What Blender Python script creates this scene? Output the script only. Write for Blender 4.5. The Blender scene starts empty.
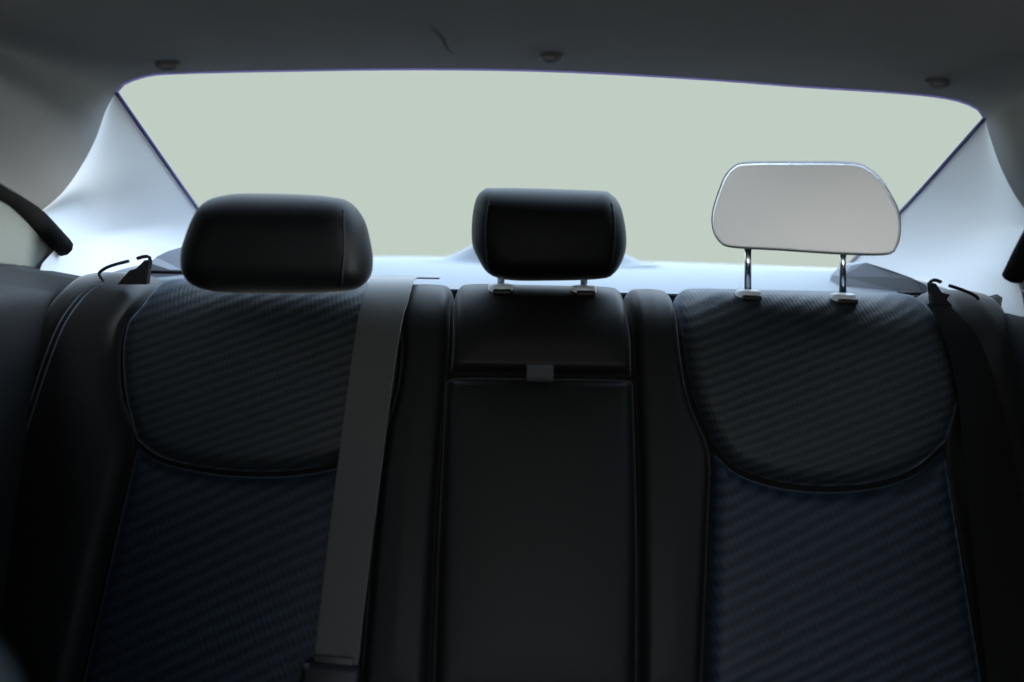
import bpy, bmesh, math, random
import numpy as np
from mathutils import Vector

SC = bpy.context.scene
COL = SC.collection
random.seed(4)

# ---------------------------------------------------------------- camera
F_PX, PITCH, ROLL = 900.0, math.radians(10.4), math.radians(1.2)
EYE = np.array([0.0, 0.0, 1.10])
a = math.pi / 2 - PITCH
RX = np.array([[1, 0, 0], [0, math.cos(a), -math.sin(a)], [0, math.sin(a), math.cos(a)]])
RZ = np.array([[math.cos(ROLL), -math.sin(ROLL), 0], [math.sin(ROLL), math.cos(ROLL), 0], [0, 0, 1]])
RC = RX @ RZ
cam = bpy.data.cameras.new('camera')
camo = bpy.data.objects.new('camera', cam)
COL.objects.link(camo)
from mathutils import Matrix
M4 = Matrix([list(RC[i]) + [EYE[i]] for i in range(3)] + [[0, 0, 0, 1]])
camo.matrix_world = M4
cam.sensor_width = 36.0
cam.lens = 36.0 * F_PX / 1024.0
cam.clip_start = 0.02
cam.dof.use_dof = True
cam.dof.focus_distance = 1.36
cam.dof.aperture_fstop = 1.2
SC.camera = camo

# ---------------------------------------------------------------- world / light / exposure
SC.view_settings.view_transform = 'Standard'
SC.view_settings.look = 'None'
SC.view_settings.gamma = 1.0
SC.view_settings.use_curve_mapping = False
SC.view_settings.exposure = 0.0

HAZE = (0.590, 0.655, 0.605)        # pale overcast near the horizon
SKY = (0.74, 0.93, 1.22)            # cooler sky overhead
SKY_GAIN = 5.5
FRONT_GAIN = 4.0
GROUND = (0.30, 0.31, 0.31)
world = bpy.data.worlds.new('overcast_sky')
SC.world = world
world.use_nodes = True
nt = world.node_tree
nt.nodes.clear()
tc = nt.nodes.new('ShaderNodeTexCoord')
sx = nt.nodes.new('ShaderNodeSeparateXYZ')
mr = nt.nodes.new('ShaderNodeMapRange')
mr.inputs['From Min'].default_value = -1.0
mr.inputs['From Max'].default_value = 1.0
cr = nt.nodes.new('ShaderNodeValToRGB')
cr.color_ramp.interpolation = 'EASE'
def v2(z): return (z + 1) / 2
els = [(v2(-0.45), [c / 10 for c in GROUND]), (v2(-0.22), [c / 10 for c in HAZE]), (v2(0.20), [c / 10 for c in HAZE]),
       (v2(0.50), [c * SKY_GAIN / 10 for c in SKY])]
e = cr.color_ramp.elements
e[0].position, e[0].color = els[0][0], (*els[0][1], 1)
e[1].position, e[1].color = els[3][0], (*els[3][1], 1)
for p, c in els[1:3]:
    n = e.new(p); n.color = (*c, 1)
bg = nt.nodes.new('ShaderNodeBackground')
bg.inputs['Strength'].default_value = 10.0
wo = nt.nodes.new('ShaderNodeOutputWorld')
L = nt.links.new
L(tc.outputs['Generated'], sx.inputs[0]); L(sx.outputs['Z'], mr.inputs['Value'])
L(mr.outputs['Result'], cr.inputs['Fac'])
# the overcast is brightened towards the unseen front and sides to fill the cabin
az = nt.nodes.new('ShaderNodeMapRange'); az.interpolation_type = 'SMOOTHSTEP'
az.inputs['From Min'].default_value = 0.86; az.inputs['From Max'].default_value = 0.60
az.inputs['To Min'].default_value = 1.0; az.inputs['To Max'].default_value = FRONT_GAIN
low = nt.nodes.new('ShaderNodeMapRange')
low.inputs['From Min'].default_value = 0.20; low.inputs['From Max'].default_value = 0.50
low.inputs['To Min'].default_value = 1.0; low.inputs['To Max'].default_value = 0.0
gm = nt.nodes.new('ShaderNodeMix')
sd = nt.nodes.new('ShaderNodeMapRange')              # upper sky a little brighter on the right-hand side
sd.inputs['From Min'].default_value = -0.8; sd.inputs['From Max'].default_value = 0.8
sd.inputs['To Min'].default_value = 0.35; sd.inputs['To Max'].default_value = 2.2
L(sx.outputs['X'], sd.inputs['Value']); L(sd.outputs['Result'], gm.inputs['A'])
L(sx.outputs['Y'], az.inputs['Value']); L(sx.outputs['Z'], low.inputs['Value'])
L(low.outputs['Result'], gm.inputs['Factor']); L(az.outputs['Result'], gm.inputs['B'])
vm = nt.nodes.new('ShaderNodeVectorMath'); vm.operation = 'SCALE'
L(cr.outputs['Color'], vm.inputs[0]); L(gm.outputs['Result'], vm.inputs['Scale'])
L(vm.outputs['Vector'], bg.inputs['Color'])
L(bg.outputs[0], wo.inputs[0])

# added fill lamp at the windscreen opening, brightens the seat and headrest panel
la = bpy.data.lights.new('windscreen_fill', 'AREA')
la.shape = 'RECTANGLE'; la.size, la.size_y = 1.15, 0.30
la.energy = 10.0
la.color = (1.0, 0.985, 0.97)
lo = bpy.data.objects.new('windscreen_fill', la)
COL.objects.link(lo)
lo.location = (0.0, -0.93, 1.12)
lo.rotation_euler = (math.radians(86), 0, 0)

# added low sun from the right: fills the left roof rail through the side windows
su = bpy.data.lights.new('rail_fill_sun', 'SUN')
su.energy = 22.0
su.angle = math.radians(8)
su.color = (0.97, 0.98, 1.0)
so = bpy.data.objects.new('rail_fill_sun', su)
COL.objects.link(so)
so.location = (8, -1, 2)
so.rotation_euler = Vector((-1.0, 0.27, -0.045)).to_track_quat('-Z', 'Y').to_euler()

# ---------------------------------------------------------------- pixel -> place helpers
def ray(px, py):
    d = RC @ np.array([(px - 512) / F_PX, -(py - 341) / F_PX, -1.0])
    return d
def PY(px, py, Y):
    d = ray(px, py); return EYE + d * (Y / d[1])
def PX(px, py, X):
    d = ray(px, py); return EYE + d * (X / d[0])
def PZ(px, py, Z):
    d = ray(px, py); return EYE + d * ((Z - EYE[2]) / d[2])

def resample(pts, n, smooth=True):
    P = np.array(pts, float)
    if smooth and len(P) > 2:
        Q = []
        E = np.vstack([2 * P[0] - P[1], P, 2 * P[-1] - P[-2]])
        for i in range(len(P) - 1):
            p0, p1, p2, p3 = E[i], E[i + 1], E[i + 2], E[i + 3]
            for t in np.linspace(0, 1, 12, endpoint=False):
                Q.append(0.5 * ((2 * p1) + (p2 - p0) * t + (2 * p0 - 5 * p1 + 4 * p2 - p3) * t * t
                                + (3 * p1 - p0 - 3 * p2 + p3) * t ** 3))
        Q.append(P[-1])
        P = np.array(Q)
    s = np.concatenate([[0], np.cumsum(np.linalg.norm(np.diff(P, axis=0), axis=1))])
    u = np.linspace(0, s[-1], n)
    return np.stack([np.interp(u, s, P[:, k]) for k in range(P.shape[1])], 1)

def coons(Lc, Rc, Bc, Tc):
    """Lc, Rc run bottom->top (n points); Bc, Tc run left->right (m points); returns (n, m, k)"""
    n, m = len(Lc), len(Bc)
    v = np.linspace(0, 1, n)[:, None, None]; u = np.linspace(0, 1, m)[None, :, None]
    ruled1 = (1 - u) * Lc[:, None, :] + u * Rc[:, None, :]
    ruled2 = (1 - v) * Bc[None] + v * Tc[None]
    bil = (1 - u) * (1 - v) * Bc[0] + u * (1 - v) * Bc[-1] + (1 - u) * v * Tc[0] + u * v * Tc[-1]
    return ruled1 + ruled2 - bil

# ---------------------------------------------------------------- object helpers
def tag(o, label=None, cat=None, group=None, kind=None):
    if label: o['label'] = label
    if cat: o['category'] = cat
    if group: o['group'] = group
    if kind: o['kind'] = kind
    return o
def empty(name, loc, label, cat, group=None):
    o = bpy.data.objects.new(name, None)
    o.empty_display_size = 0.05
    o.location = loc
    COL.objects.link(o)
    return tag(o, label, cat, group)
def base_of(o):
    p = np.zeros(3)
    while o is not None:
        p += np.array(o.location); o = o.parent
    return p
def obj(name, verts, faces, m, parent=None, smooth=True, label=None):
    V = np.array(verts, float).reshape(-1, 3)
    o_loc = np.zeros(3)
    if parent is None:
        o_loc = np.array([(V[:, 0].min() + V[:, 0].max()) / 2, (V[:, 1].min() + V[:, 1].max()) / 2, V[:, 2].min()])
        V = V - o_loc
    else:
        V = V - base_of(parent)
    me = bpy.data.meshes.new(name)
    me.from_pydata([tuple(p) for p in V], [], [tuple(int(i) for i in f) for f in faces])
    me.validate()
    bm = bmesh.new(); bm.from_mesh(me)
    bmesh.ops.recalc_face_normals(bm, faces=bm.faces)
    bm.to_mesh(me); bm.free()
    if smooth:
        for p in me.polygons: p.use_smooth = True
    me.materials.append(m)
    o = bpy.data.objects.new(name, me)
    o.location = o_loc
    if parent is not None: o.parent = parent
    COL.objects.link(o)
    if label: o['label'] = label
    return o
class MB:
    def __init__(s): s.v, s.f = [], []
    def add(s, v, f):
        b = len(s.v); s.v += [tuple(p) for p in v]; s.f += [tuple(i + b for i in q) for q in f]; return s
    def grid(s, G, flip=False, close_u=False):
        n, m = G.shape[:2]; b = len(s.v)
        s.v += [tuple(p) for p in G.reshape(-1, 3)]
        for i in range(n - 1):
            for j in range(m if close_u else m - 1):
                j2 = (j + 1) % m
                q = (b + i * m + j, b + i * m + j2, b + (i + 1) * m + j2, b + (i + 1) * m + j)
                s.f.append(q[::-1] if flip else q)
        return s
    def tube(s, pts, r, k=8, caps=True, closed=False):
        P = np.array(pts, float); n = len(P)
        R = np.full(n, r) if np.isscalar(r) else np.array(r, float)
        rings = []
        ref = None
        for i in range(n):
            if closed: t = P[(i + 1) % n] - P[i - 1]
            else: t = P[min(i + 1, n - 1)] - P[max(i - 1, 0)]
            t = t / (np.linalg.norm(t) + 1e-12)
            if ref is None:
                ref = np.array([0, 0, 1.0]) if abs(t[2]) < 0.9 else np.array([1.0, 0, 0])
            x = ref - t * np.dot(ref, t); x /= np.linalg.norm(x) + 1e-12
            ref = x
            y = np.cross(t, x)
            rings.append([P[i] + R[i] * (math.cos(q) * x + math.sin(q) * y) for q in np.linspace(0, 2 * math.pi, k, endpoint=False)])
        b = len(s.v)
        for rg in rings: s.v += [tuple(p) for p in rg]
        for i in range(n if closed else n - 1):
            i2 = (i + 1) % n
            for j in range(k):
                j2 = (j + 1) % k
                s.f.append((b + i * k + j, b + i * k + j2, b + i2 * k + j2, b + i2 * k + j))
        if caps and not closed:
            s.f.append(tuple(b + j for j in range(k))[::-1]); s.f.append(tuple(b + (n - 1) * k + j for j in range(k)))
        return s
    def rbox(s, c, size, ax=None, r=0.004, seg=3):
        """rounded box centred at c with half axes along ax (3 unit rows)"""
        bm = bmesh.new(); bmesh.ops.create_cube(bm, size=1.0)
        for v in bm.verts: v.co = Vector((v.co.x * size[0], v.co.y * size[1], v.co.z * size[2]))
        bmesh.ops.bevel(bm, geom=list(bm.edges), offset=r, segments=seg, profile=0.5, affect='EDGES')
        A = np.eye(3) if ax is None else np.array(ax)
        bm.verts.ensure_lookup_table()
        V = [np.array(c) + v.co.x * A[0] + v.co.y * A[1] + v.co.z * A[2] for v in bm.verts]
        Fc = [[v.index for v in f.verts] for f in bm.faces]
        bm.free()
        return s.add(V, Fc)
    def build(s, name, m, parent=None, smooth=True, label=None):
        return obj(name, s.v, s.f, m, parent, smooth, label)

# ---------------------------------------------------------------- materials
def mat(name, col, rough=0.6, spec=0.5, metal=0.0, sheen=0.0, bump=None, vary=0.0, sheen_rough=0.4):
    m = bpy.data.materials.new(name); m.use_nodes = True
    nt = m.node_tree; b = nt.nodes['Principled BSDF']
    b.inputs['Base Color'].default_value = (*col, 1)
    b.inputs['Roughness'].default_value = rough
    b.inputs['Specular IOR Level'].default_value = spec
    b.inputs['Metallic'].default_value = metal
    if sheen:
        b.inputs['Sheen Weight'].default_value = sheen
        b.inputs['Sheen Roughness'].default_value = sheen_rough
    tc = nt.nodes.new('ShaderNodeTexCoord')
    if vary:
        n = nt.nodes.new('ShaderNodeTexNoise'); n.inputs['Scale'].default_value = 14; n.inputs['Detail'].default_value = 4
        r = nt.nodes.new('ShaderNodeValToRGB')
        r.color_ramp.elements[0].color = (*[c * (1 - vary) for c in col], 1)
        r.color_ramp.elements[1].color = (*[c * (1 + vary) for c in col], 1)
        r.color_ramp.elements[0].position = 0.3; r.color_ramp.elements[1].position = 0.7
        nt.links.new(tc.outputs['Object'], n.inputs['Vector']); nt.links.new(n.outputs['Fac'], r.inputs['Fac'])
        nt.links.new(r.outputs['Color'], b.inputs['Base Color'])
    if bump:
        sc, st = bump
        n = nt.nodes.new('ShaderNodeTexNoise'); n.inputs['Scale'].default_value = sc; n.inputs['Detail'].default_value = 3
        bp = nt.nodes.new('ShaderNodeBump'); bp.inputs['Strength'].default_value = st; bp.inputs['Distance'].default_value = 0.001
        nt.links.new(tc.outputs['Object'], n.inputs['Vector']); nt.links.new(n.outputs['Fac'], bp.inputs['Height'])
        nt.links.new(bp.outputs['Normal'], b.inputs['Normal'])
    return m
def weave(name, c1, c2, rough=0.5, sheen=0.24, rot=18.0, scale=58.0):
    """woven seat cloth: fine slanted ribs crossed by thread flecks"""
    m = bpy.data.materials.new(name); m.use_nodes = True
    nt = m.node_tree; b = nt.nodes['Principled BSDF']; L = nt.links.new
    b.inputs['Roughness'].default_value = rough
    b.inputs['Specular IOR Level'].default_value = 0.12
    b.inputs['Sheen Weight'].default_value = sheen
    b.inputs['Sheen Tint'].default_value = (0.55, 0.75, 1.0, 1)
    b.inputs['Sheen Roughness'].default_value = 0.3
    tc = nt.nodes.new('ShaderNodeTexCoord')
    mp = nt.nodes.new('ShaderNodeMapping'); mp.inputs['Rotation'].default_value = (0, math.radians(rot), 0)
    L(tc.outputs['Object'], mp.inputs['Vector'])
    w = nt.nodes.new('ShaderNodeTexWave'); w.wave_type = 'BANDS'; w.bands_direction = 'Z'
    w.inputs['Scale'].default_value = scale; w.inputs['Distortion'].default_value = 1.2; w.inputs['Detail'].default_value = 2
    w.inputs['Detail Scale'].default_value = 3
    L(mp.outputs['Vector'], w.inputs['Vector'])
    w2 = nt.nodes.new('ShaderNodeTexWave'); w2.wave_type = 'BANDS'; w2.bands_direction = 'X'
    w2.inputs['Scale'].default_value = scale * 2.1; w2.inputs['Distortion'].default_value = 0.6
    L(mp.outputs['Vector'], w2.inputs['Vector'])
    ns = nt.nodes.new('ShaderNodeTexNoise'); ns.inputs['Scale'].default_value = 420; ns.inputs['Detail'].default_value = 2
    L(tc.outputs['Object'], ns.inputs['Vector'])
    ad = nt.nodes.new('ShaderNodeMath'); ad.operation = 'MULTIPLY_ADD'; ad.inputs[1].default_value = 0.35
    L(w2.outputs['Fac'], ad.inputs[0]); L(w.outputs['Fac'], ad.inputs[2])
    ad2 = nt.nodes.new('ShaderNodeMath'); ad2.operation = 'MULTIPLY_ADD'; ad2.inputs[1].default_value = 0.5
    L(ns.outputs['Fac'], ad2.inputs[0]); L(ad.outputs[0], ad2.inputs[2])
    r = nt.nodes.new('ShaderNodeValToRGB')
    r.color_ramp.elements[0].position = 0.25; r.color_ramp.elements[1].position = 1.0
    r.color_ramp.elements[0].color = (*c1, 1); r.color_ramp.elements[1].color = (*c2, 1)
    mrn = nt.nodes.new('ShaderNodeMapRange'); mrn.inputs['From Max'].default_value = 1.6
    L(ad2.outputs[0], mrn.inputs['Value']); L(mrn.outputs['Result'], r.inputs['Fac']); L(r.outputs['Color'], b.inputs['Base Color'])
    bp = nt.nodes.new('ShaderNodeBump'); bp.inputs['Strength'].default_value = 0.35; bp.inputs['Distance'].default_value = 0.0015
    L(ad2.outputs[0], bp.inputs['Height']); L(bp.outputs['Normal'], b.inputs['Normal'])
    return m
def glass(name, tint):
    m = bpy.data.materials.new(name); m.use_nodes = True
    nt = m.node_tree; nt.nodes.clear(); L = nt.links.new
    t = nt.nodes.new('ShaderNodeBsdfTransparent'); t.inputs['Color'].default_value = (*tint, 1)
    g = nt.nodes.new('ShaderNodeBsdfGlossy'); g.inputs['Roughness'].default_value = 0.25
    mx = nt.nodes.new('ShaderNodeMixShader'); o = nt.nodes.new('ShaderNodeOutputMaterial')
    mx.inputs[0].default_value = 0.008; L(t.outputs[0], mx.inputs[1]); L(g.outputs[0], mx.inputs[2]); L(mx.outputs[0], o.inputs[0])
    return m

LINING = mat('headliner_cloth', (0.19, 0.19, 0.195), 0.95, 0.05, bump=(600, 0.15), vary=0.04)
PILLAR = mat('pillar_trim_plastic', (0.66, 0.67, 0.70), 0.6, 0.2, bump=(900, 0.08))
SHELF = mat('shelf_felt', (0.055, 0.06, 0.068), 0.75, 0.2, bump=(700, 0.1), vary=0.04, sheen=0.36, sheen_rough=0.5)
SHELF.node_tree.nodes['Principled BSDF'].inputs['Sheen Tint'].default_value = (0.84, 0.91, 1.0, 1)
SHELF_DARK = mat('shelf_side_plastic', (0.10, 0.108, 0.125), 0.6, 0.3)
VINYL = mat('black_seat_vinyl', (0.003, 0.003, 0.0033), 0.48, 0.14, sheen=0.38, bump=(450, 0.25))
VINYL_C = mat('black_seat_cloth', (0.0045, 0.0045, 0.0042), 0.48, 0.09, sheen=0.1, sheen_rough=0.3, bump=(500, 0.25))
CLOTH_U = weave('navy_seat_cloth_upper', (0.0066, 0.0082, 0.0095), (0.0165, 0.0208, 0.0240), rot=20, scale=26)
CLOTH_L = weave('navy_seat_cloth_lower', (0.0050, 0.0076, 0.0120), (0.0130, 0.0196, 0.0300), rot=24, scale=20)
SHELLM = mat('black_seat_gap', (0.0015, 0.0015, 0.0015), 0.8, 0.1)
HEADM = mat('headrest_leatherette', (0.0015, 0.0017, 0.0020), 0.52, 0.06, sheen=0.12, sheen_rough=0.3, bump=(500, 0.2))
SEAMM = mat('headrest_seam_thread', (0.006, 0.0066, 0.0078), 0.7, 0.15)
PANELM = mat('headrest_grey_panel', (0.90, 0.90, 0.915), 0.55, 0.2, metal=0.35)
CHROME = mat('chrome_post', (0.62, 0.63, 0.66), 0.18, 0.5, metal=1.0)
SLEEVE = mat('pale_plastic_sleeve', (0.42, 0.44, 0.48), 0.4, 0.4)
BLACKP = mat('black_plastic', (0.004, 0.004, 0.005), 0.5, 0.2)
WEBM = mat('grey_belt_webbing', (0.034, 0.0345, 0.033), 0.5, 0.12, sheen=0.6, bump=(900, 0.2))
WEBD = mat('black_belt_webbing', (0.0025, 0.0025, 0.0025), 0.75, 0.1, bump=(900, 0.2))
TABM = mat('grey_tab_webbing', (0.032, 0.034, 0.036), 0.8, 0.2)
THREAD = mat('pale_blue_thread', (0.05, 0.062, 0.08), 0.7, 0.2)
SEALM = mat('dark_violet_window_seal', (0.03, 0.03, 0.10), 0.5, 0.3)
SEALT = mat('violet_fringe_seal', (0.40, 0.36, 0.95), 0.5, 0.3)  # violet lens fringe along the window top painted into the seal colour
RUBBER = mat('black_rubber', (0.005, 0.005, 0.005), 0.8, 0.05)
DOORM = mat('dark_door_vinyl', (0.006, 0.0066, 0.0078), 0.55, 0.25, bump=(450, 0.2))
SASHM = mat('grey_green_sash_trim', (0.10, 0.106, 0.097), 0.7, 0.2)
CARPET = mat('dark_carpet', (0.02, 0.02, 0.021), 0.95, 0.05, bump=(300, 0.5))
FRONTM = mat('blue_grey_front_seat_cloth', (0.09, 0.122, 0.15), 0.85, 0.2, sheen=0.1, bump=(500, 0.3))
GLASS_R = glass('rear_glass', (0.90, 0.935, 0.905))
GLASS_S = glass('side_glass', (0.36, 0.38, 0.37))
METAL = mat('dark_tongue_plastic', (0.004, 0.004, 0.004), 0.5, 0.3)
CLIPM = mat('dark_clip_plastic', (0.05, 0.05, 0.055), 0.5, 0.4)

# ================================================================= THE SETTING
# ---- rear window outline
LC, RCN = PY(116, 92, 1.28), PY(985, 118, 1.28)               # upper corners
LB, RB = PY(236, 262, 1.86), PY(846, 268, 1.86)               # lower corners
TOP_PX = [(116, 92, 1.28), (124, 83.5, 1.283), (140, 77.5, 1.29), (170, 73, 1.295), (300, 70, 1.31), (430, 68.7, 1.32), (560, 71, 1.32),
          (700, 78.5, 1.315), (800, 86, 1.31), (900, 92.5, 1.297), (945, 97.5, 1.29), (968, 103.5, 1.285), (981, 111, 1.281), (985, 118, 1.28)]
WTOP = resample([PY(*p) for p in TOP_PX], 81)
NS = 25
SEAM_L = resample([PX(34, 217, -0.662), PY(62, 193, 1.25), PY(82, 165, 1.26), PY(96, 138, 1.268), PY(106, 110, 1.275), LC], NS)
SEAM_R = resample([RCN, PY(990, 137, 1.275), PY(1001, 168, 1.265), PY(1018, 200, 1.25), PX(1040, 226, 0.70)], NS)

# ---- ceiling (headliner), lofted forward from the rear window edge
REARROW = np.vstack([SEAM_L[:-1], WTOP, SEAM_R[1:]])
NR = len(REARROW)
uu = np.linspace(0, 1, 15)
def arch(Y, hw, zr, zc):
    k = np.concatenate([np.linspace(0, 0.17, NS)[:-1], np.linspace(0.17, 0.83, 81), np.linspace(0.83, 1, NS)[1:]])
    x = -hw * np.cos(math.pi * k) + 0.01
    z = zr + (zc - zr) * np.abs(np.sin(math.pi * k)) ** 0.55
    return np.stack([x, np.full_like(x, Y), z], 1)
ROWS = [arch(-0.95, 0.60, 1.16, 1.27), arch(-0.4, 0.64, 1.20, 1.29), arch(0.2, 0.67, 1.20, 1.298), arch(0.6, 0.68, 1.19, 1.292), arch(0.95, 0.68, 1.13, 1.278), REARROW]
ST = np.array(ROWS)
kk = np.concatenate([np.sin(np.pi * np.linspace(0, 1, NS)[:-1]), np.zeros(81), np.sin(np.pi * np.linspace(0, 1, NS)[1:])])
for r_, amt in ((3, .03), (4, .085)):                # roof rails bulged inward, shaped to catch more light
    ST[r_, :, 0] -= np.sign(ST[r_, :, 0]) * kk * amt
    ST[r_, :, 2] -= kk * amt * .25
G = np.stack([resample(ST[:, j], 41) for j in range(NR)], 1)
ceiling = tag(MB().grid(G).build('ceiling', LINING), kind='structure')

# clips and a crease on the headliner
def clip(px, py, Y, r):
    c = PY(px, py, Y); d = ray(px, py); d = d / np.linalg.norm(d)
    up = np.array([0.0, -0.35, 0.94]); rt = np.array([1.0, 0, 0]); fw = np.cross(up, rt)
    mb = MB(); rings = []
    for th in np.linspace(-1.1, math.pi / 2, 12):
        rings.append([c - up * r * .25 + r * 1.15 * math.cos(th) * math.cos(q) * rt + r * math.cos(th) * math.sin(q) * fw - up * r * 0.6 * math.sin(th)
                      for q in np.linspace(0, 2 * math.pi, 20, endpoint=False)])
    mb.grid(np.array(rings), close_u=True)
    return mb.build('headliner_clip', CLIPM, ceiling)
clip_spots = [(167, 62, 1.255, .0135), (551, 54, 1.28, .0135), (938, 80, 1.262, .0135)]

# ---- pillars
def pillar(name, seam_bt, win_tb, front_b, label=None, side=-1):
    # left curve: front edge+seam (bottom->top), right: window edge bottom->top, bottom: front -> shelf end
    n = 33
    A = resample(np.vstack([front_b, seam_bt]), 41, smooth=False)
    B = resample(win_tb, 41, smooth=False)
    Bc = resample([A[0], (A[0] + B[0]) / 2 + np.array([side * 0.03, 0.0, -0.01]), B[0]], n)
    Tc = np.repeat(A[-1][None], n, 0) * (1 - np.linspace(0, 1, n)[:, None]) + B[-1][None] * np.linspace(0, 1, n)[:, None]
    Gp = coons(A, B, Bc, Tc)
    # gentle outward belly
    vv = np.sin(np.pi * np.linspace(0, 1, 41))[:, None]; u2 = np.sin(np.pi * np.linspace(0, 1, n))[None, :]
    Gp = Gp + (vv * u2)[..., None] * np.array([side * 0.03, 0.0, 0.0])
    return tag(MB().grid(Gp).build(name, PILLAR), kind='structure')
FL = np.array([PX(40, 335, -0.672), PX(40, 266, -0.670), PX(60, 244, -0.669)])
FR = np.array([PX(1026, 318, 0.70), PX(1022, 295, 0.70), PX(1016, 275, 0.70)])
WIN_L = resample([LB, (LB + LC) / 2 + np.array([-0.004, 0.0, 0.004]), LC], 30)
WIN_R = resample([RB, (RB + RCN) / 2 + np.array([0.008, 0.0, 0.004]), RCN], 30)
LBL = np.array([LB[0], LB[1] + .02, 0.90]); RBL = np.array([RB[0], RB[1] + .02, 0.90])
pillar('trim_1', SEAM_L, np.vstack([LBL, WIN_L]), FL, side=-1)
pillar('trim_2', SEAM_R[::-1], np.vstack([RBL, WIN_R]), FR, side=1)

# ---- rear glass with its edge seal, coloured violet for the lens fringe
WBOT = resample([LB, PY(380, 259, 1.90), PY(541, 262, 1.92), PY(700, 266, 1.90), RB], 81)
Gg = coons(WIN_L, WIN_R, WBOT, WTOP)
b1 = np.sin(np.pi * np.linspace(0, 1, 30))[:, None] * np.sin(np.pi * np.linspace(0, 1, 81))[None, :]
Gg = Gg + b1[..., None] * np.array([0, 0.015, 0.02])
pane = tag(MB().grid(Gg).build('window_1', GLASS_R), kind='structure')
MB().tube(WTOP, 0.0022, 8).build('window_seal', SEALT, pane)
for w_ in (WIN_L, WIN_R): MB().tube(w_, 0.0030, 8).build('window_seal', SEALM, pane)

# ---- parcel shelf
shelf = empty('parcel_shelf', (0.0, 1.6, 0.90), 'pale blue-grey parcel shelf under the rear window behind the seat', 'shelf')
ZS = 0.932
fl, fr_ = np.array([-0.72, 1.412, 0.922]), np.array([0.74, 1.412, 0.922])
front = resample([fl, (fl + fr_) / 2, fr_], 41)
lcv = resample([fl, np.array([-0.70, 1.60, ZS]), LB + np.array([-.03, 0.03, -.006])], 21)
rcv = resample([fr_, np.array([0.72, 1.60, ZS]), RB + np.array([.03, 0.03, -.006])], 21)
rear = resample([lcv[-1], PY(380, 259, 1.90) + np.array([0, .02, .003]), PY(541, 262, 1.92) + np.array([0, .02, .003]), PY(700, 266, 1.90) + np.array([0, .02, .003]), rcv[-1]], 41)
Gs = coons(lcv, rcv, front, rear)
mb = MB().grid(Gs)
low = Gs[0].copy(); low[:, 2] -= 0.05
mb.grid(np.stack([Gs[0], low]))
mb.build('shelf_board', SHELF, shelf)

# ---- doors: lower panel with a rounded shoulder and belt moulding
def door(name, X, s, Yr, zend):
    Ys = [-0.95, -0.3, 0.3, 0.8, 1.0, 1.16, 1.25, Yr]
    zt = [0.97, 0.985, 0.99, 0.99, 0.988, 0.982, 0.965, zend]
    rows = []
    for Y, z in zip(Ys, zt):
        o = lambda dx: X + s * dx
        b = 1.0 if Y <= 1.0 else max(.12, 1 - (Y - 1.0) / .28)          # shoulder bulge fades out behind the seat
        prof = [(o(-.005), .28), (o(-.012), .55), (o(-.005 - .009 * b), .80), (o(-.004 - .018 * b), z - .085), (o(-.004 - .021 * b), z - .065), (o(-.002 - .016 * b), z - .048),
                (o(-.004 * b), z - .038), (o(.002), z - .034), (o(.003), z - .012), (o(.006), z - .004), (o(.02), z)]
        rows.append([(x, Y, zz) for x, zz in prof])
    R = np.array(rows)
    Gd = np.stack([resample(R[:, j], 40) for j in range(R.shape[1])], 1)
    return tag(MB().grid(Gd).build(name, DOORM), kind='structure')
d1 = door('door_1', -0.665, -1, 1.40, 0.935)
d2 = door('door_2', 0.705, 1, 1.40, 0.925)

# upper door frames: rubber seal line, sash and glass
def frame_line(s):
    if s < 0:
        pts = [PX(63, 247, -0.668), PX(34, 217, -0.664), PX(0, 189, -0.664), np.array([-0.675, 0.95, 1.13]), np.array([-0.675, .6, 1.19]), np.array([-.665, .2, 1.20]), np.array([-.635, -.4, 1.20]), np.array([-.595, -.95, 1.16])]
    else:
        pts = [PX(1013, 277, 0.70), PX(1040, 226, 0.70), PX(1075, 200, .70), np.array([.69, 0.95, 1.13]), np.array([.69, .6, 1.19]), np.array([.68, .2, 1.20]), np.array([.65, -.4, 1.20]), np.array([.615, -.95, 1.16])]
    return pts
for s, d in ((-1, d1), (1, d2)):
    Lp = resample(frame_line(s), 60)
    MB().tube(Lp, 0.015, 10).build('door_seal', RUBBER, d)
    # sash between seal and belt line, rear of the glass
    belt = resample([(Lp[0][0] + s * .03, Lp[0][1] + .02, .93), (s * .685 + .02, 1.16, .975), (s * .70 + .02, 0.8, .985), (s * .70 + .02, 0.2, .985), (s * .68 + .02, -.95, .965)], 60)
    up = Lp
    Gsash = np.stack([up + (belt - up) * k for k in np.linspace(0, 1, 5)])
    isplit = int(np.argmin(np.abs(Lp[:, 1] - 1.02)))
    MB().grid(Gsash[:, :isplit + 1]).build('door_sash', SASHM, d)
    ifr = int(np.argmin(np.abs(Lp[:, 1] + 0.55)))
    MB().grid(Gsash[:, ifr:]).build('door_sash', SASHM, d)
    tag(MB().grid(Gsash[:, isplit:ifr + 1]).build('window_2' if s < 0 else 'window_3', GLASS_S), kind='structure')

# ---- front bulkhead below the windscreen, and floor
Gw = np.array([[(-0.72, -0.95, .2), (0.74, -0.95, .2)], [(-0.72, -0.95, .98), (0.74, -0.95, .98)]])
tag(MB().grid(Gw).build('wall_front', DOORM, smooth=False), kind='structure')
fx = MB().rbox((0.01, 0.25, 0.235), (1.5, 2.5, 0.03), r=.005)
tag(fx.build('floor', CARPET, smooth=False), kind='structure')

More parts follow.
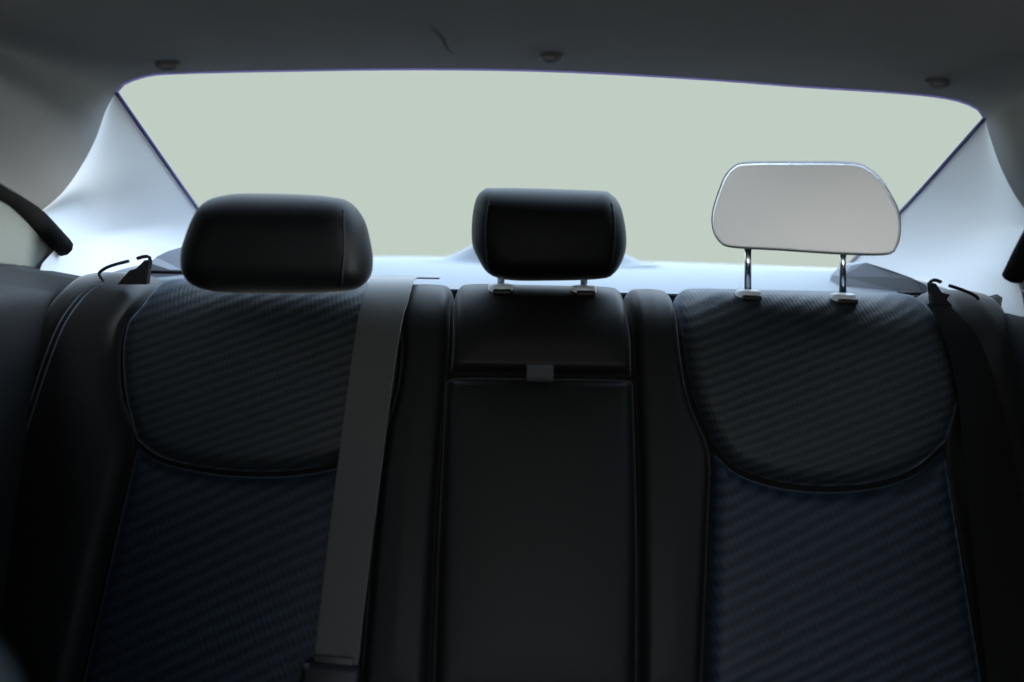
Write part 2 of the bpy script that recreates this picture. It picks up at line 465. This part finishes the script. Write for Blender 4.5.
# ================================================================= REAR SEAT BACKREST
RA, LEN, RAD = math.radians(24), 0.478, 0.085
P0 = np.array([1.072, 0.426])
def prof(t):
    """point and outward normal of the seat-back profile in (y, z) at arc length t"""
    d0 = np.array([math.sin(RA), math.cos(RA)]); n0 = np.array([-math.cos(RA), math.sin(RA)])
    if t <= LEN: return P0 + d0 * t, n0
    A = P0 + d0 * LEN; C = A - n0 * RAD
    tot = math.radians(71) * RAD
    th = min((t - LEN) / RAD, math.radians(71))
    ang = math.atan2(n0[1], n0[0]) - th
    n = np.array([math.cos(ang), math.sin(ang)])
    p = C + RAD * n
    if t - LEN > tot: p = p + (t - LEN - tot) * np.array([n[1], -n[0]])
    return p, n
TMAX = LEN + math.radians(71) * RAD + 0.05
TS = np.concatenate([np.linspace(-0.05, LEN, 56), np.linspace(LEN, LEN + math.radians(71) * RAD, 25)[1:], np.linspace(LEN + math.radians(71) * RAD, TMAX, 8)[1:]])
PR = [prof(t) for t in TS]
def uv(px, py, h=0.02):
    d = ray(px, py)
    o2, d2 = EYE[1:], d[1:]
    Q = np.array([p + n * h for p, n in PR])
    best = None
    for i in range(len(Q) - 1):
        a_, b_ = Q[i], Q[i + 1]; e_ = b_ - a_
        den = d2[0] * e_[1] - d2[1] * e_[0]
        if abs(den) < 1e-12: continue
        w = a_ - o2
        s = (w[0] * e_[1] - w[1] * e_[0]) / den
        k = (w[0] * d2[1] - w[1] * d2[0]) / den
        if s > 0 and -1e-6 <= k <= 1 + 1e-6 and (best is None or s < best[0]):
            best = (s, TS[i] + k * (TS[i + 1] - TS[i]), d[0] * s)
    if best is None:                                   # just over the crest: use its highest point
        j = int(np.argmax([p[1] + n[1] * h for p, n in PR])); Y = Q[j][0]
        return np.array([d[0] * Y / d[1], TS[j]])
    return np.array([best[2], best[1]])
def SP(x, t, h):
    p, n = prof(t)
    return np.array([x, p[0] + n[0] * h, p[1] + n[1] * h])
def uvl(pts, h=0.02): return np.array([uv(px, py, h) for px, py in pts])

def pad_grid(Lc, Rc, Bc, Tc, n=44, m=36, H=0.022, r=0.022, bulge=0.006, rb=0.10, seat=-0.004):
    Lr, Rr = resample(Lc, n), resample(Rc, n)
    Br = resample(Bc, m) if Bc is not None else resample([Lr[0], Rr[0]], m)
    Tr = resample(Tc, m) if Tc is not None else resample([Lr[-1], Rr[-1]], m)
    Br[0], Br[-1], Tr[0], Tr[-1] = Lr[0], Rr[0], Lr[-1], Rr[-1]
    # crowd the grid lines towards the edges so that the rounded rims are smooth
    def crowd(k): s = np.linspace(0, 1, k); return 0.5 - 0.5 * np.cos(np.pi * s)
    def rs(C, k):
        s = np.linspace(0, 1, len(C)); q = crowd(k)
        return np.stack([np.interp(q, s, C[:, i]) for i in range(2)], 1)
    Lq, Rq, Bq, Tq = rs(resample(Lr, 200), n), rs(resample(Rr, 200), n), rs(resample(Br, 200), m), rs(resample(Tr, 200), m)
    v = crowd(n)[:, None, None]; u = crowd(m)[None, :, None]
    Gx = (1 - u) * Lq[:, None] + u * Rq[:, None] + (1 - v) * Bq[None] + v * Tq[None] - (
        (1 - u) * (1 - v) * Bq[0] + u * (1 - v) * Bq[-1] + (1 - u) * v * Tq[0] + u * v * Tq[-1])
    out = np.vstack([Bq, Rq, Tq[::-1], Lq[::-1]])
    A, B = out[:-1], out[1:]
    flat = Gx.reshape(-1, 2)
    D = np.full(len(flat), 9.0)
    for p, q in zip(A, B):
        e_ = q - p; l2 = e_ @ e_
        if l2 < 1e-14: continue
        k = np.clip(((flat - p) @ e_) / l2, 0, 1)
        D = np.minimum(D, np.linalg.norm(flat - (p + k[:, None] * e_), axis=1))
    q = 1 - np.clip(D / r, 0, 1)
    h = seat + (H - seat) * np.sqrt(np.clip(1 - q * q, 0, 1)) + bulge * (1 - (1 - np.clip(D / rb, 0, 1)) ** 2)
    V = np.array([SP(x, t, hh) for (x, t), hh in zip(flat, h)]).reshape(n, m, 3)
    return V
def pad(name, m_, parent, Lpx, Rpx, Bpx=None, Tpx=None, top=None, label=None, **kw):
    """upholstered panel: outline in photo pixels laid on the seat profile; top extends it over the crest"""
    Lc, Rc = uvl(Lpx), uvl(Rpx)
    if top is not None:
        Lc = np.vstack([Lc, [Lc[-1][0] + top[0], top[2]]]); Rc = np.vstack([Rc, [Rc[-1][0] + top[1], top[2]]])
    Bc = uvl(Bpx) if Bpx else None
    Tc = uvl(Tpx) if Tpx else None
    V = pad_grid(Lc, Rc, Bc, Tc, **kw)
    return MB().grid(V).build(name, m_, parent, label=label)

seat = empty('rear_seat', (0.02, 0.85, 0.25), 'dark navy and black rear bench seat across the cabin with a folding centre armrest', 'car seat')
# carcass behind the pads
mb = MB()
xs = np.linspace(-0.665, 0.70, 30)
mb.grid(np.array([[SP(x, t, 0.0) for x in xs] for t in TS]))
back = np.array([[(x, 1.20 + .20 * k, .38 + .54 * k) for x in xs] for k in np.linspace(0, 1, 5)])
mb.grid(back)
mb.build('seat_shell', SHELLM, seat)
TE = TMAX - 0.012
bolster = pad('side_bolster', VINYL, seat, [(-100, 700), (-60, 560), (-12, 432), (14, 371), (38, 313), (60, 288)],
    [(70, 700), (102, 560), (129, 444), (117, 395), (115, 350), (122, 318), (137, 300)], top=(0.0, 0.005, TE), H=.024, bulge=.012)
pad('shoulder_pad', CLOTH_U, seat, [(132, 439), (121, 395), (118, 350), (125, 316), (140, 299)], [(380, 428), (393, 385), (396, 335), (390, 300)],
    Bpx=[(132, 439), (157, 456), (200, 466), (250, 470.5), (300, 468), (345, 457), (380, 428)], top=(0.008, -0.008, TE))
pad('lumbar_pad', CLOTH_L, seat, [(73, 700), (105, 560), (132, 446)], [(354, 700), (366, 560), (378, 438)],
    Tpx=[(132, 446), (157, 461), (200, 471), (250, 475.5), (300, 473), (345, 462), (378, 436.5)], bulge=.004, H=.018)
pad('centre_strip', VINYL_C, seat, [(357, 700), (369, 560), (382, 440), (396, 385), (400, 335), (394, 300)], [(428, 700), (436, 500), (442, 420), (446, 370), (449, 330), (450, 298)], top=(0, 0, TE), H=.02, r=.016)
cpad = pad('centre_pad', VINYL_C, seat, [(450, 371), (452, 335), (453, 298)], [(633, 374), (632, 335), (627, 301)], top=(0, 0, TE), r=.014)
arm = pad('folding_armrest', VINYL_C, seat, [(431, 700), (437, 540), (445, 381)], [(639, 700), (639, 540), (635, 383)],
          Tpx=[(445, 381), (457, 375.5), (540, 376), (625, 377.5), (635, 383)], r=.018, H=.024)
pad('centre_strip', VINYL_C, seat, [(640, 700), (641, 500), (638, 400), (635, 340), (630, 300)], [(704, 700), (711, 520), (712, 452), (692, 400), (682, 345), (677, 302)], top=(0, 0, TE), H=.02, r=.016)
rpad = pad('shoulder_pad', CLOTH_U, seat, [(716, 442), (696, 395), (686, 345), (680, 304)], [(951, 441), (964, 395), (963, 352), (952, 324), (936, 308)],
    Bpx=[(716, 442), (738, 465), (780, 480), (830, 485), (880, 481), (920, 467), (951, 441)], top=(0.006, -0.008, TE))
pad('lumbar_pad', CLOTH_L, seat, [(708, 700), (712, 560), (716, 452)], [(991, 700), (968, 560), (950, 449)],
    Tpx=[(716, 450), (740, 472), (780, 486), (830, 491), (880, 487), (919, 474), (950, 449)], bulge=.004, H=.018)
pad('side_bolster', VINYL, seat, [(994, 700), (971, 560), (953, 448), (966, 395), (966, 350), (955, 322), (940, 309)], [(1140, 700), (1090, 520), (1052, 410), (1030, 345), (1014, 315)], top=(-.005, 0.0, TE), H=.024, bulge=.012)

# twin stitching on the left bolster, and its mirror on the right one
def on(o, px, py, lift=0.0):
    """where the sight line through a photo point meets the finished surface of o"""
    b = base_of(o); d = ray(px, py); d = d / np.linalg.norm(d)
    hit, loc, nrm, idx = o.ray_cast(Vector(EYE - b), Vector(d))
    return (np.array(loc) + b - d * lift) if hit else None
def stitch(pts, dx):
    bpy.context.view_layer.update()
    Q = [on(bolster, x + dx, y, .0003) for x, y in resample(pts, 50)]
    Q = resample([q for q in Q if q is not None], 70)
    return MB().tube(Q, 0.0010, 6).build('stitching', THREAD, bolster, label='pale twin stitching thread on black bolster')
SL = [(-30, 560), (2, 480), (24, 420), (42, 365), (58, 325), (76, 299), (90, 287), (97, 284)]
stitch(SL, 0); stitch(SL, 6)

# pull tab of the armrest
c = uv(540, 372.5, .028)
p, n = prof(c[1]); ax = [np.array([1, 0, 0]), np.array([0, n[0], n[1]]), np.array([0, math.sin(RA), math.cos(RA)])]
V = []
lp = []
for q in np.linspace(-0.3, math.pi * 1.05, 14):
    lp.append((0.011 * math.sin(q) + .012, 0.013 * math.cos(q) + 0.001))
outer = np.array([[SP(c[0] + x, c[1] + tt, hh + .010) for x in np.linspace(-.0185, .0185, 8)] for hh, tt in lp])
inner = np.array([[SP(c[0] + x, c[1] + tt * .75, hh * .8 + .010) for x in np.linspace(-.0185, .0185, 8)] for hh, tt in lp])
MB().grid(outer).grid(inner[::-1]).grid(np.stack([outer[:, 0], inner[:, 0]])).grid(np.stack([outer[:, -1], inner[:, -1]])).build('pull_tab', TABM, arm, label='grey webbing loop')

# belt guides on the seat shoulders (black plastic hooks)
def guide(pts_loop, gap, post, Y):
    mb = MB()
    L1 = resample([PY(x, y, Y) for x, y in pts_loop], 24)
    L2 = resample([PY(x, y, Y) for x, y in gap], 10)
    mb.tube(L1, 0.0024, 8); mb.tube(L2, 0.0026, 8)
    P = [PY(x, y, Y) for x, y in post]
    f = [p_ + np.array([0, -.006, 0]) for p_ in P]; b = [p_ + np.array([0, .006, 0]) for p_ in P]
    k = len(P)
    mb.add(f + b, [tuple(range(k)), tuple(range(k, 2 * k))[::-1]] + [(i, (i + 1) % k, k + (i + 1) % k, k + i) for i in range(k)])
    return mb.build('belt_guide', BLACKP, seat, smooth=False)
guide([(104, 281), (100, 276), (100, 272), (108, 267), (119, 263.5), (129, 261)], [(137, 258.5), (145, 256.5), (150, 258), (149, 268)],
      [(119, 284), (131, 270), (138, 268), (146, 260), (151, 260), (148, 284)], 1.285)
guide([(978, 300), (977, 297), (970, 293), (960, 289), (949, 285.5)], [(941, 282), (934, 280), (929, 284), (930, 293)],
      [(929, 283), (934, 283), (940, 292), (948, 294), (945, 299), (951, 306), (931, 304)], 1.285)

# ================================================================= HEADRESTS
HR = []
def outline3(pts, Y, n=96):
    P = np.array(pts + [pts[0]], float)
    Q = resample(np.vstack([P[-2], P, P[1]]), 600)
    # closed spline: trim the helper spans
    C = np.array(pts, float); k = len(C)
    out = []
    for i in range(k):
        p0, p1, p2, p3 = C[i - 1], C[i], C[(i + 1) % k], C[(i + 2) % k]
        for t in np.linspace(0, 1, 8, endpoint=False):
            out.append(0.5 * ((2 * p1) + (p2 - p0) * t + (2 * p0 - 5 * p1 + 4 * p2 - p3) * t * t + (3 * p1 - p0 - 3 * p2 + p3) * t ** 3))
    out = resample(np.array(out + [out[0]]), n + 1, smooth=False)[:-1]
    R = np.array([PY(x, y, Y - .03) for x, y in out]); R[:, 1] += .03
    return R
def shifted(O, c, k, dy, tilt=0.12):
    """outline O scaled about its centre by k and moved dy in depth, leaning with the seat"""
    R = c + (O - c) * k
    R[:, 1] += dy + (R[:, 2] - c[2]) * tilt
    return R
def inset(O, dist):
    """move every outline point inward by dist along its own 2-D normal (x, z)"""
    k = len(O); T = np.roll(O, -1, 0) - np.roll(O, 1, 0)
    N = np.stack([T[:, 2], 0 * T[:, 0], -T[:, 0]], 1); N /= np.linalg.norm(N, axis=1)[:, None] + 1e-12
    c = O.mean(0)
    sgn = np.sign(((c - O) * N).sum(1).mean())
    return O + sgn * N * dist
def edge_dist(P2, O2):
    A, B = O2, np.roll(O2, -1, 0); D = np.full(len(P2), 9.0)
    for p, q in zip(A, B):
        e_ = q - p; k = np.clip(((P2 - p) @ e_) / (e_ @ e_ + 1e-15), 0, 1)
        D = np.minimum(D, np.linalg.norm(P2 - (p + k[:, None] * e_), axis=1))
    return D
LEAN = 0.14
def dome(O, D, rim, crown, K=26):
    """rings from the outline to the centre; depth follows the distance from the rim"""
    c = O.mean(0); a_, b_ = np.ptp(O[:, 0]) / 2, np.ptp(O[:, 2]) / 2
    ks = 1 - (1 - np.cos(np.linspace(0, math.pi / 2, K))) ** 1.25 * .995
    out = []
    for i, k in enumerate(ks):
        R = c + (O - c) * k
        d = edge_dist(R[:, [0, 2]], O[:, [0, 2]]) if i else np.zeros(len(R))
        q = 1 - np.clip(d / rim, 0, 1)
        X, Z = (R[:, 0] - c[0]) / a_, (R[:, 2] - c[2]) / b_
        R[:, 1] = O[:, 1] - D * np.clip(1 - q ** 2.2, 0, 1) ** (1 / 2.2) - crown * np.clip(1 - X * X, 0, 1) * np.clip(1 - Z * Z, 0, 1)
        out.append(R)
    return np.array(out)
def cushion(O, D, rim, name, m_, parent, face=0.012):
    """closed cushion: full outline at mid depth, rims rounded by 'rim', faces slightly crowned"""
    c = O.mean(0)
    Fg = dome(O, D, rim, face)
    Bg = Fg.copy(); Bg[:, :, 1] = 2 * O[:, 1][None] - Fg[:, :, 1]
    allr = np.vstack([Fg[::-1], Bg[1:]])
    allr[:, :, 1] += (allr[:, :, 2] - c[2]) * LEAN
    mb = MB().grid(allr, close_u=True)
    n = O.shape[0]; last = (len(allr) - 1) * n
    mb.f.append(tuple(range(n))); mb.f.append(tuple(last + i for i in range(n))[::-1])
    return mb.build(name, m_, parent), Fg

LEFT = [(218.6, 195.8), (240, 194), (291, 194.8), (329, 197.5), (347.5, 203.4), (361.6, 220), (368.6, 241), (372, 260), (370, 276), (359, 286.6), (336, 290.5), (277, 291.5), (218.6, 290), (193, 283), (182, 269), (180, 250), (184.6, 231.6), (193, 211.5), (203, 200.5)]
MID = [(491, 188.3), (532, 188.6), (601, 191.2), (610, 193.2), (617, 199), (623, 211), (627, 236), (624.8, 256), (614, 274.5), (598, 280.3), (542, 282), (507.5, 281), (489, 274.5), (479, 260), (472.6, 244), (472.6, 219), (475.5, 202), (479, 194.5), (484, 190)]
RIGHT = [(751, 161.2), (800, 161), (852, 161.8), (868, 166), (882, 178), (893, 197), (898.5, 211), (899.5, 228), (895.5, 244), (885, 252.5), (842, 253), (784, 250.5), (734.5, 248.5), (722, 241.5), (715.8, 228), (716.2, 210), (724.5, 184), (730, 173), (738, 165)]

LEFT = [(x - 3, 194 + (y - 194) * 1.035) for x, y in LEFT]
MID = [(550 + (x - 550) * 1.018, y) for x, y in MID]
RIGHT = [(x + 1.5 + 2 * (x < 760), 161 + (y - 161) * 1.02 - .6) for x, y in RIGHT]

def headrest(pts, Y, label, posts, post_z, seams, D=.052, rim=.042, yaw=0.0, face=.012):
    O = outline3(pts, Y)
    root = empty('headrest', (O[:, 0].mean(), Y, O[:, 2].min()), label, 'headrest', 'rear seat headrests')
    root.rotation_euler.z = yaw
    body, Fg = cushion(O, D, rim, 'cushion', HEADM, root, face)
    c = O.mean(0)
    for f in seams:                                          # stitched seam running over the face
        xs_ = O[:, 0].min() + (O[:, 0].max() - O[:, 0].min()) * f
        line = []
        for i in range(len(Fg) - 1, -1, -1): pass
        G_ = Fg.copy(); G_[:, :, 1] += (G_[:, :, 2] - c[2]) * 0.14
        pts_f = G_.reshape(-1, 3)
        zlo, zhi = O[:, 2].min(), O[:, 2].max()
        for z in np.linspace(zlo + .020, zhi - .017, 30):
            # bow the seam outward at mid height like the rim
            k = (z - c[2]) / ((zhi - zlo) / 2)
            x = xs_ + (c[0] - xs_) * 0.10 * k * k
            w = 1 / (((pts_f[:, 0] - x) ** 2 + (pts_f[:, 2] - z) ** 2) + 1e-6) ** 2
            y = (w * pts_f[:, 1]).sum() / w.sum()
            line.append((x, y - .0002, z))
        MB().tube(resample(line, 50), 0.0016, 6).build('seam', SEAMM, root)
    for (x1, y1, x2, y2) in posts:
        yy = Y + .006
        a_, b_ = PY(x1, y1, yy), PY(x2, y2, yy)
        ct = np.array(root.location)
        for w_ in (a_, b_):                                  # keep the posts in place when the cushion is turned
            dx = (w_[0] - ct[0]) ; dy = w_[1] - ct[1]
            w_[0], w_[1] = ct[0] + dx * math.cos(yaw) + dy * math.sin(yaw), ct[1] - dx * math.sin(yaw) + dy * math.cos(yaw)
        MB().tube([a_ + (a_ - b_) / np.linalg.norm(a_ - b_) * .03, b_ + np.array([0, 0, -.004])], 0.0052, 16).build('post', CHROME, root)
    return root, O, Fg

hl, OL, _ = headrest(LEFT, 1.245, 'black leatherette headrest lowered onto the left seat shoulder', [(235, 276, 235, 280), (320, 277, 320, 281)], 0, (0.89,), D=.055, rim=.045)
hm, OM, _ = headrest(MID, 1.325, 'black leatherette middle headrest just above the centre seat', [(501, 279, 501, 288), (584, 280, 584, 290)], 0, (0.10, 0.90), D=.05, rim=.036)
hr, OR, FgR = headrest(RIGHT, 1.325, 'raised headrest with plain grey front panel on two chrome posts', [(748, 250, 748, 295), (843, 251, 843, 298)], 0, (), D=.05, rim=.007, face=.003, yaw=math.radians(-17))
# grey face of the raised headrest
c = OR.mean(0)
OP = inset(OR, 0.0048); bc = OP.mean(0)
a_, b_ = np.ptp(OR[:, 0]) / 2, np.ptp(OR[:, 2]) / 2
R0 = []
for k in 1 - (1 - np.cos(np.linspace(0, math.pi / 2, 26))) ** 1.25 * .995:    # skin lying 1.5 mm proud of the cushion face
    R = bc + (OP - bc) * k
    q = 1 - np.clip(edge_dist(R[:, [0, 2]], OR[:, [0, 2]]) / .007, 0, 1)
    X, Z = (R[:, 0] - c[0]) / a_, (R[:, 2] - c[2]) / b_
    R[:, 1] = OR[:, 1] - .05 * np.clip(1 - q ** 2.2, 0, 1) ** (1 / 2.2) - .003 * np.clip(1 - X * X, 0, 1) * np.clip(1 - Z * Z, 0, 1) - .0015
    R0.append(R)
R0 = np.array(R0); edge_ = R0[0].copy(); edge_[:, 1] += .004
R0 = np.vstack([edge_[None], R0])
R0[:, :, 1] += (R0[:, :, 2] - c[2]) * LEAN
mb = MB().grid(R0, close_u=True)
n_ = len(OR); mb.f.append(tuple((len(R0) - 1) * n_ + i for i in range(n_)))
mb.build('front_panel', PANELM, hr, label='plain light grey face panel')

# guide sleeves in the seat top
def sleeve(px, py, o_, r):
    c = on(o_, px, py)
    mb = MB(); rings = []
    for k, z in ((1.0, -.012), (1.0, .003), (.93, .0055), (.75, .0065), (.4, .0065)):
        rings.append([c + np.array([r * k * math.cos(q), r * .75 * k * math.sin(q), z]) for q in np.linspace(0, 2 * math.pi, 28, endpoint=False)])
    mb.grid(np.array(rings), close_u=True)
    mb.f.append(tuple(len(mb.v) - 28 + i for i in range(28)))
    s = mb.build('headrest_sleeve', SLEEVE, seat, label='pale round sleeve under a headrest post')
    MB().rbox(c + np.array([0.002, -r * .80, -.003]), (r * 1.45, .012, .008), r=.003).build('release_catch', BLACKP, s, label='black catch')
for px, py, Y, r in ((501, 288.5, cpad, .019), (584, 290, cpad, .019), (748, 294.5, rpad, .019), (843, 298, rpad, .019)):
    sleeve(px, py, Y, r)

# ================================================================= SHELF DETAILS
# centre brake light housing behind the middle headrest
hc = np.array([PY(543, 262, 1.76)[0], 1.76, ZS])
rings = []
for rho in np.linspace(1, 0.02, 22):
    z = .092 * .5 * (1 + math.cos(math.pi * rho))
    rings.append([hc + np.array([.228 * rho * math.cos(q), .085 * rho * math.sin(q), z + .003]) for q in np.linspace(0, 2 * math.pi, 48, endpoint=False)])
mb = MB().grid(np.array(rings), close_u=True); mb.f.append(tuple(len(mb.v) - 48 + i for i in range(48)))
tag(mb.build('brake_light_housing', SHELF), 'pale domed housing on the shelf behind the middle headrest', 'housing')

# raised darker ends of the shelf
def riser(pts, Yn, Yf):
    k = len(pts)
    A = [PY(x, y, Yn + (Yf - Yn) * f) for x, y, f in pts]
    B = [p_ + np.array([0, .05, -.004]) for p_ in A]
    mb = MB(); mb.add(A + B, [tuple(range(k)), tuple(range(k, 2 * k))[::-1]] + [(i, (i + 1) % k, k + (i + 1) % k, k + i) for i in range(k)])
    return mb.build('shelf_end', SHELF_DARK, shelf, smooth=False, label='darker grey shelf end')
riser([(149, 282, 0), (150, 263, 0), (156, 257, .1), (168, 251, .2), (182, 247, .3), (200, 243, .4), (206, 282, .3)], 1.45, 1.60)
riser([(836, 296, .35), (842, 276, .4), (852, 265, .42), (866, 262.5, .35), (890, 270, .2), (912, 278, .1), (926, 285, 0), (930, 300, 0)], 1.45, 1.60)
for (x1, x2, y, Y) in ((148, 192, 271.5, 1.43), (900, 934, 293, 1.43), (392, 440, 277, 1.42)):
    a_, b_ = PY(x1, y, Y), PY(x2, y + .5, Y)
    MB().rbox((a_ + b_) / 2, (np.linalg.norm(b_ - a_), .02, .005 if y != 277 else .003), r=.0014).build('belt_slot', BLACKP if x1 != 392 else SHELF_DARK, shelf, label='dark belt slot')

# ================================================================= SEAT BELTS
def ribbon(Lpx, Rpx, h, ext, n=70, m=8, th=.0016):
    Lc, Rc = uvl(Lpx, h), uvl(Rpx, h)
    Lc = np.vstack([Lc, [Lc[-1][0] + ext[0], ext[2]]]); Rc = np.vstack([Rc, [Rc[-1][0] + ext[1], ext[2]]])
    A, B = resample(Lc, n), resample(Rc, n)
    mb = MB()
    top = np.array([[SP(*(A[i] + (B[i] - A[i]) * k), h) for k in np.linspace(0, 1, m)] for i in range(n)])
    bot = np.array([[SP(*(A[i] + (B[i] - A[i]) * k), h - th) for k in np.linspace(0, 1, m)] for i in range(n)])
    mb.grid(top).grid(bot[:, ::-1]).grid(np.stack([top[:, 0], bot[:, 0]], 1)).grid(np.stack([top[:, -1], bot[:, -1]], 1))
    mb.grid(np.stack([top[0], bot[0]])).grid(np.stack([top[-1], bot[-1]]))
    return mb
c0 = SP(*uv(328, 676, .04), .04)
belt = empty('seat_belt', tuple(c0), 'grey belt webbing hanging down beside the left seat into a black buckle', 'seat belt', 'rear seat belts')
ribbon([(311, 690), (314, 662), (327, 550), (341, 440), (353, 350), (360, 310), (365, 293)], [(355, 690), (358, 662), (371, 550), (385, 440), (397, 350), (404, 313), (410, 293)], .034, (.003, .003, TE)).build('webbing', WEBM, belt)
# buckle
p, n = prof(0.05)
axb = [np.array([1, 0, 0.0]), np.array([0, n[0], n[1]]), np.array([0, math.sin(RA), math.cos(RA)])]
rot = math.radians(-4)
axb = [axb[0] * math.cos(rot) + axb[2] * math.sin(rot), axb[1], -axb[0] * math.sin(rot) + axb[2] * math.cos(rot)]
cb = SP(*uv(328, 700, .045), .040)
bk = MB().rbox(cb, (.074, .028, .085), axb, r=.007).build('buckle', BLACKP, belt)
MB().rbox(cb + axb[1] * .0125 - axb[2] * .012, (.05, .010, .03), axb, r=.003).build('release_button', mat('dull_red_button', (.05, .012, .012), .5, .4), bk)
MB().rbox(cb + axb[2] * .044, (.050, .003, .016), axb, r=.001).build('latch_tongue', METAL, belt)
MB().rbox(cb + axb[2] * .039 - axb[0] * .031 + axb[1] * .015, (.007, .004, .007), axb, r=.0015).build('rivet', TABM, bk, label='pale rivet')

cR = SP(*uv(985, 430, .04), .04)
beltr = empty('seat_belt', tuple(cR), 'black belt webbing running from the right shoulder hook down the right bolster', 'seat belt', 'rear seat belts')
ribbon([(990, 700), (974, 560), (963, 450), (957, 390), (945, 340), (932, 311)], [(1055, 700), (1034, 560), (1017, 470), (1003, 410), (984, 350), (955, 311)], .0385, (-.002, -.004, LEN + .05)).build('webbing', WEBD, beltr)

# ================================================================= BENCH CUSHION (below the picture) AND FRONT SEAT CORNER
MB().rbox((0.018, .80, .345), (1.34, .44, .19), r=.05, seg=5).build('seat_cushion', VINYL, seat)

fs = empty('front_seat', (-0.50, .40, .25), 'blurred blue-grey front seat corner at the bottom left edge', 'car seat')
# backrest outline in x,z: only its inner shoulder reaches into the picture
corner = PY(40, 682, .42)
xo = [(-.76, .30), (-.78, .55), (-.74, .84), (-.66, .93), (-.50, .955), (-.38, .93), (-.30, .86), (corner[0] - .030, corner[2] + .045), (corner[0] + .003, corner[2] - .01), (-.235, .60), (-.25, .30)]
P = resample(np.array(xo), 60)
O = np.stack([P[:, 0], np.full(60, .38), P[:, 1]], 1)
rings = []
for th in np.linspace(-math.pi / 2, math.pi / 2, 15):
    R = inset(np.vstack([O]), .04 * (1 - math.cos(th))); R = R.copy(); R[:, 1] += .055 * math.sin(th) + (R[:, 2] - .5) * -.18 + .06
    rings.append(R)
mb = MB().grid(np.array(rings), close_u=True)
mb.f.append(tuple(range(60))); mb.f.append(tuple(len(mb.v) - 60 + i for i in range(60))[::-1])
mb.build('backrest', FRONTM, fs)
MB().rbox((-.50, .12, .36), (.50, .56, .20), r=.05, seg=5).build('cushion', FRONTM, fs)

# ---- headliner clips sit on the finished ceiling surface
bpy.context.view_layer.update()
for px, py, Y, r in clip_spots:
    d = Vector(ray(px, py)).normalized(); o_ = Vector(EYE) - ceiling.location
    hit, loc, nrm, idx = ceiling.ray_cast(o_, d)
    Yh = (loc + ceiling.location).y if hit else Y
    clip(px, py, Yh - .002, r)
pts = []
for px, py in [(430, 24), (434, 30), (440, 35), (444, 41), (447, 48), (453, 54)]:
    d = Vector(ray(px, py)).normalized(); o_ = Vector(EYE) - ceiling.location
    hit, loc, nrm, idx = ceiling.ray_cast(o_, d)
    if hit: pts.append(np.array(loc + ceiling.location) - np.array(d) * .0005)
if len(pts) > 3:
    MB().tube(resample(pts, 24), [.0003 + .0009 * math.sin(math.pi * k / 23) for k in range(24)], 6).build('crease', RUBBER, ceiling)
